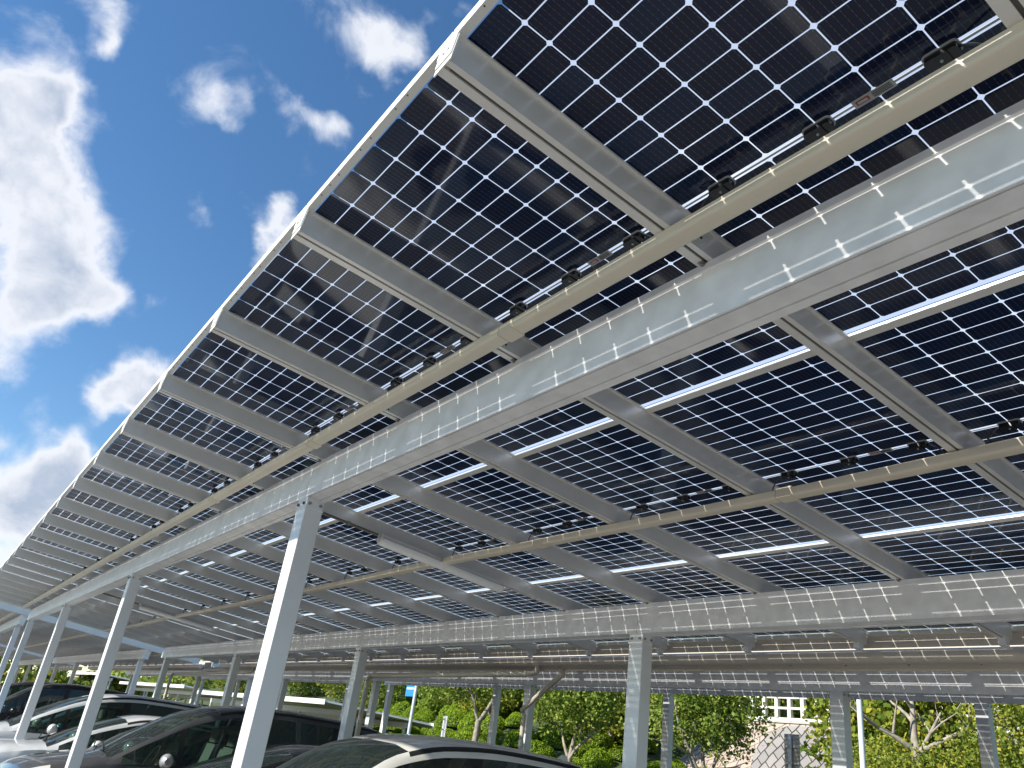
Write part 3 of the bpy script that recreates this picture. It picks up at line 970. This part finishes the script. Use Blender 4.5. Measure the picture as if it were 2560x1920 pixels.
tree('dense yellow green tree filling the gap at the right edge', 17.2, 5.9, (1.0, ((0, .4, 1), 1.6, .08), ((0, -.4, 1), 1.6, .08)),
     [(0, .1, 2.1, 1.3, 1.15, 1.3), (0, -1.6, 2.2, 1.3, 1.2, 1.3), (0,-.6,3.4,1.3,1.9,1.0)], 24000, .075, leaf_y, 15)
# further back
lab = ['leafy green tree on the upper slope', 'yellow tinged tree on the upper slope', 'dark evergreen tree on the upper slope']
pos = [(23, 37, 0), (22, 31.5, 1), (24, 26.0, 0), (22.5, 23.6, 1), (29.6, 20.6, 0), (31.0, 15.6, 2), (29.5, 13.4, 1), (21, 11.0, 1), (23, 6.5, 0), (21, 3.0, 1), (22, 43, 0), (23, 50, 1), (23, 58, 0), (21, 66, 1), (25, 34, 2), (26, 46, 2), (31, 25, 2), (31, 18, 0), (32, 9, 2), (30, 4, 0)]
mats3 = [leaf_a, leaf_y, leaf_d]
proto = {}
names_at = ['behind the sign on the far left post', 'left of the forked tree', 'behind the forked tree', 'right of the forked tree', 'behind the round headed tree', 'over the clipped bushes', 'above the balustrade', 'beside the half bare tree', 'behind the half bare tree', 'at the right edge', 'above the low white roofs', 'behind the low white roofs', 'beyond the blue sign', 'at the far end of the low roofs', 'high behind the blue sign', 'high behind the low roofs', 'crowning the slope left of the wall', 'crowning the slope over the wall', 'crowning the slope behind the lamp post', 'crowning the slope at the right']
for i, (x, y, k) in enumerate(pos):
    l = lab[k] + ', ' + names_at[i]
    if k not in proto:
        t = tree(l, x, y, (.9, ((.3, .2, 1), 1.8, .08), ((-.3, -.4, 1), 1.6, .07)), [(0, 0, 3.0, 1.8, 1.9, 1.6), (.3, 1.4, 2.4, 1.2, 1.2, 1.0), (0, -1.5, 2.6, 1.2, 1.2, 1.1), (0,0,1.3,1.9,2.2,1.2)], 13000, .15, mats3[k], 30 + k)
        proto[k] = t
    else:
        t = copy_tree(proto[k])
        t.location = (x, y, bank_z(x, y) - .05)
        t.rotation_euler.z = i * 1.3
        s = .9 + .25 * ((i * 7) % 5) / 4
        t.scale = (s, s, s)
        t['label'] = l
# clipped bushes
def bush_mesh(seed, m):
    random.seed(seed)
    mb = MB()
    ph = [random.uniform(0, 6) for _ in range(4)]
    def rad(d):
        return 1 + .05 * math.sin(3 * d.x + ph[0]) + .05 * math.sin(4 * d.y + ph[1]) + .03 * math.sin(9 * d.z + 5 * d.x + ph[2])
    nu, nv = 22, 9
    g0 = len(mb.v)
    for j in range(nv + 1):
        for i in range(nu):
            el = math.pi / 2 * (j / nv) ; az = 2 * math.pi * i / nu
            d = Vector((math.cos(az) * math.cos(el), math.sin(az) * math.cos(el), math.sin(el)))
            r = rad(d) * .95
            mb.v.append((d.x * r, d.y * r, d.z * r * .8))
    for j in range(nv):
        for i in range(nu):
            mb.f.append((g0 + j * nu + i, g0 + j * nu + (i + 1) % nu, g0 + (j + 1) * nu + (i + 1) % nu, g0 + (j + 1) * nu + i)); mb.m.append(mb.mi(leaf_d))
    for k in range(2600):
        az = random.uniform(0, 2 * math.pi); sz = random.random() ** .8
        cz = math.sqrt(max(0, 1 - sz * sz))
        d = Vector((math.cos(az) * cz, math.sin(az) * cz, sz))
        r = rad(d) * random.uniform(.93, 1.04)
        leaf_face(mb, Vector((d.x * r, d.y * r, d.z * r * .8)), .085, m, d)
    return mb.mesh('clipped_bush', fix=False)
BUSH = [bush_mesh(51, leaf_b), bush_mesh(52, leaf_b), bush_mesh(53, leaf_b)]
random.seed(99)
bl = []
tries = 0
while len(bl) < 170 and tries < 20000:
    tries += 1
    x = random.uniform(14.3, 24.5); y = random.uniform(6, 44)
    if 20.6 < x and 10.0 < y < 20.5:
        continue
    r = random.uniform(.5, .82)
    if all((x - a) ** 2 + (y - b) ** 2 > ((r + c) * .78) ** 2 for a, b, c in bl):
        bl.append((x, y, r))
adj = ['round', 'squat', 'tall', 'broad', 'small', 'large']
for i, (x, y, r) in enumerate(sorted(bl)):
    b = thing('clipped_bush', 'clipped round azalea bush among the many on the green bank', 'bush', (x, y, bank_z(x, y) - .1), random.uniform(0, 6), 'clipped bushes on the embankment', me=BUSH[i % 3])
    b.scale = (r, r, r * random.uniform(1.0, 1.5))

# ------------------------------------------------------------------ stone wall and balustrade
def stone_mat(name, c1, c2, mortar, ang, sc):
    m = bpy.data.materials.new(name)
    m.use_nodes = True
    nt = m.node_tree
    b = nt.nodes['Principled BSDF']
    t = N(nt, 'ShaderNodeTexCoord')
    sp = N(nt, 'ShaderNodeSeparateXYZ'); nt.links.new(t.outputs['Object'], sp.inputs[0])
    cb = N(nt, 'ShaderNodeCombineXYZ')
    nt.links.new(sp.outputs['Y'], cb.inputs[0]); nt.links.new(sp.outputs['Z'], cb.inputs[1])
    mp = N(nt, 'ShaderNodeMapping'); mp.inputs['Rotation'].default_value = (0, 0, ang)
    nt.links.new(cb.outputs[0], mp.inputs[0])
    nz = N(nt, 'ShaderNodeTexNoise'); nz.inputs['Scale'].default_value = 1.6
    nt.links.new(mp.outputs[0], nz.inputs['Vector'])
    ad = N(nt, 'ShaderNodeMix', data_type='VECTOR'); ad.inputs['Factor'].default_value = .12
    nt.links.new(mp.outputs[0], ad.inputs['A']); nt.links.new(nz.outputs['Color'], ad.inputs['B'])
    br = N(nt, 'ShaderNodeTexBrick')
    br.inputs['Scale'].default_value = sc
    br.inputs['Mortar Size'].default_value = .025
    br.inputs['Brick Width'].default_value = .55
    br.inputs['Row Height'].default_value = .36
    br.inputs['Color1'].default_value = (*c1, 1); br.inputs['Color2'].default_value = (*c2, 1); br.inputs['Mortar'].default_value = (*mortar, 1)
    nt.links.new(ad.outputs['Result'], br.inputs['Vector'])
    nt.links.new(br.outputs['Color'], b.inputs['Base Color'])
    b.inputs['Roughness'].default_value = .9
    bp = N(nt, 'ShaderNodeBump'); bp.inputs['Strength'].default_value = .8; bp.inputs['Distance'].default_value = .05
    inv = math_node(nt, 'SUBTRACT', 1.0, br.outputs['Fac'])
    nt.links.new(inv, bp.inputs['Height']); nt.links.new(bp.outputs[0], b.inputs['Normal'])
    return m
st_p = stone_mat('pink_rubble_stone', (.50, .40, .32), (.38, .30, .25), (.16, .12, .10), .5, 1.6)
st_g = stone_mat('grey_square_stone', (.36, .34, .33), (.27, .26, .26), (.05, .045, .04), .72, 1.5)
zw = 2.15
sw = thing('stone_wall', 'pinkish stone retaining wall on the slope below the white balustrade', 'wall', (26.4, 17, zw))
mb = MB()
mb.prism([(-5.0, -2), (-.7, .85), (.05, 2.9 - 1.02), (.6, 2.9 - 1.02), (.6, -2)], -7, 5, st_p, 'y')
obj('masonry', mb.mesh('masonry'), sw)
mb = MB()
pr = []
for k in range(15):
    a = math.pi * k / 14
    pr.append((-1.1 + 2.0 * math.cos(a), .0 + 1.60 * math.sin(a)))
mb.prism([(-3.1, -2)] + pr[::-1] + [(.9, -2)], -2.6, -.30, st_g, 'x')
obj('arched_stonework', mb.mesh('arched_stonework'), sw)
mb = MB()
mb.box(-.02, .5, -7, 5, 2.9 - 1.02, 2.9 - .94, conc)
obj('coping', mb.mesh('coping'), sw)
whiteconc = mat('white_concrete', (.66, .64, .58), .7, noise=(5, .08))
bal = thing('balustrade', 'white concrete balustrade with square openings on top of the stone wall', 'railing', (26.6, 17, zw + 1.96))
def bx(nm, *a):
    mb = MB(); mb.box(*a, whiteconc); return obj(nm, mb.mesh(nm), bal)
bx('top_rail', -.09, .09, -7, 5, .80, .95)
bx('middle_rail', -.06, .06, -7, 5, .42, .50)
bx('bottom_rail', -.07, .07, -7, 5, .02, .12)
pmsh = MB(); pmsh.box(-.08, .08, -.07, .07, .12, .80, whiteconc); pmm = pmsh.mesh('baluster')
for k in range(21):
    obj('baluster', pmm, bal, (0, -6.8 + k * .575, 0))

# ------------------------------------------------------------------ signs and poles
pole_m = mat('pole_white', (.72, .75, .80), .35, .1)
lp = thing('lamp_post', 'slim white pole rising past the far beam, right of the stone wall', 'lamp post', (14.6, 7.97, .14))
mb = MB(); mb.tube([(0, 0, 0), (0, 0, 6.2)], [.06, .045], pole_m, 14); obj('pole', mb.mesh('pole', 50), lp)
mb = MB(); mb.box(-.14, .14, -.14, .14, 0, .03, steel); obj('base_plate', mb.mesh('base_plate'), lp)
mb = MB(); mb.tube([(0, 0, 6.2), (-.25, 0, 6.5), (-.7, 0, 6.55)], .03, pole_m, 10); obj('arm', mb.mesh('arm', 50), lp)
mb = MB(); mb.box(-1.2, -.68, -.11, .11, 6.50, 6.58, pole_m); obj('lamp_head', mb.mesh('lamp_head'), lp)
signback = mat('sign_back', (.52, .53, .54), .5, .3, noise=(8, .06))
signbeige = mat('sign_back_beige', (.50, .45, .36), .5, .1, noise=(8, .06))
def sign(label, x, y, z0, z1, w, m, ang, h_brackets):
    t = thing('sign_board', label, 'sign', (x, y, .14), ang)
    mb = MB(); mb.tube([(-.05, 0, 0), (-.05, 0, z1 - .14 - .02)], .032, pole_m, 12); obj('pole', mb.mesh('pole', 50), t)
    mb = MB(); rounded_bar(.0, .012, -w / 2, w / 2, z0 - .14, z1 - .14, .002, m, mb); obj('board', mb.mesh('board'), t)
    for z in h_brackets:
        mb = MB(); mb.box(-.016, -.001, -w / 2 + .01, w / 2 - .01, z - .155, z - .125, pole_m)
        mb.tube([(-.05, 0, z - .16), (-.05, 0, z - .12)], .042, boltm, 12)
        obj('bracket', mb.mesh('bracket'), t)
    return t
sign('pale grey sign board seen from behind, left of the forked tree', 13.6, 21.7, 1.35, 2.50, .48, signback, R(-22), (1.75, 2.1, 2.4))
sign('beige sign board seen from behind with a white pole, before the stone wall', 11.9, 7.6, 1.55, 2.58, .34, signbeige, R(-8), (1.9, 2.12, 2.38))
bs = thing('blue_sign', 'blue board on a tall white pole just under the far beam', 'sign', (16.2, 28.6, .5))
mb = MB(); mb.tube([(0, 0, 0), (0, 0, 4.0)], .07, pole_m, 12); obj('pole', mb.mesh('pole', 50), bs)
mb = MB(); mb.box(-.05, .0, .06, .75, 2.78, 3.5, mat('blue_board', (.02, .22, .55), .4)); obj('board', mb.mesh('board'), bs)
mb = MB(); mb.box(-.055, -.0505, .12, .68, 3.05, 3.12, whitep); obj('stripe', mb.mesh('stripe'), bs)

# ------------------------------------------------------------------ low folded plate carports
def low_carport(label, x, y, Lx, Ly, h, rot=0):
    t = thing('low_carport', label, 'carport', (x, y, 0), rot, 'low white carports')
    mb = MB()
    n = int(Ly / .25)
    prof = []
    for k in range(n):
        y0 = k * .25
        prof += [(y0, .0), (y0 + .08, .0), (y0 + .125, .085), (y0 + .205, .085)]
    low = [(p, q - .004) for p, q in prof[::-1]]
    i = len(mb.v)
    full = prof + low
    for xx, dz in ((0, .0), (Lx, -.28)):
        mb.v += [(xx, p, h + q + dz) for p, q in full]
    nn = len(full)
    for k in range(nn):
        j = (k + 1) % nn
        mb.f.append((i + k, i + j, i + nn + j, i + nn + k)); mb.m.append(mb.mi(whitep))
    obj('roof', mb.mesh('roof'), t)
    for xx, dz in ((-.03, 0), (Lx, -.28)):
        mb = MB(); mb.box(xx, xx + .03, -.04, Ly + .04, h + dz - .10, h + dz + .10, whitep); obj('fascia', mb.mesh('fascia'), t)
    for xx, dz in ((1.0, -.14 - .06), (Lx - 1.2, -.28 - .02)):
        mb = MB(); mb.box(xx, xx + .12, 0, Ly, h + dz - .22, h + dz, whitep); obj('beam', mb.mesh('beam'), t)
        k = .4
        while k < Ly:
            mb = MB(); mb.box(xx, xx + .11, k, k + .11, 0, h + dz - .22, postm); obj('post', mb.mesh('post'), t)
            k += 4.6
    return t
low_carport('low white ribbed carport nearest the bushes, under the near roofs', 13.2, 30.5, 5.2, 19, 2.62)
low_carport('second low white ribbed carport, farther along behind the first', 13.4, 53, 5.2, 20, 2.9)
low_carport('low white ribbed carport between the far rows, left of the others', 12.2, 76, 5.2, 22, 3.4)

# far tree line closing the view
mb = MB()
random.seed(5)
for k in range(26000):
    y = random.uniform(78, 92); x = random.uniform(-30, 60)
    h = 3.2 + 1.6 * math.sin(x * .35) + 1.0 * math.sin(x * .9 + 1)
    z = random.random() ** .8 * (h + 1.5)
    leaf_face(mb, Vector((x, y, z)), .55, leaf_y if math.sin(x * .5 + y) > -.2 else leaf_a)
obj('distant_wood', mb.mesh('distant_wood', fix=False), label='yellow green wood closing the far end of the car park', category='wood', kind='stuff')
# wooded hillside behind the embankment
hill = mat('hill_green', (.07, .09, .025), .95, noise=(.35, .6), bump=.8)
mb = MB()
random.seed(8)
idx = {}
for i in range(13):
    for j in range(60):
        x = 36 + i * 5; y = -60 + j * 4.5
        z = bank_z(34, y) - .5 + 7 * (1 - math.cos(min(1, i / 9) * math.pi)) / 2 + random.uniform(-.5, .5)
        idx[i, j] = len(mb.v); mb.v.append((x, y, z))
for i in range(12):
    for j in range(59):
        mb.f.append((idx[i, j], idx[i + 1, j], idx[i + 1, j + 1], idx[i, j + 1])); mb.m.append(mb.mi(hill))
obj('hill', mb.mesh('hill', 60), kind='structure')
mb = MB()
for k in range(30000):
    y = random.uniform(-10, 95); x = random.uniform(34, 50)
    leaf_face(mb, Vector((x, y, bank_z(33, y) - .5 + (x - 34) * .35 + random.random() ** .7 * 3.5)), .5, (leaf_d, leaf_a, leaf_y)[int(1.5 + 1.4 * math.sin(x * .7 + y * .45))])
obj('hillside_wood', mb.mesh('hillside_wood', fix=False), label='mixed green wood on the hillside behind the embankment', category='wood', kind='stuff')
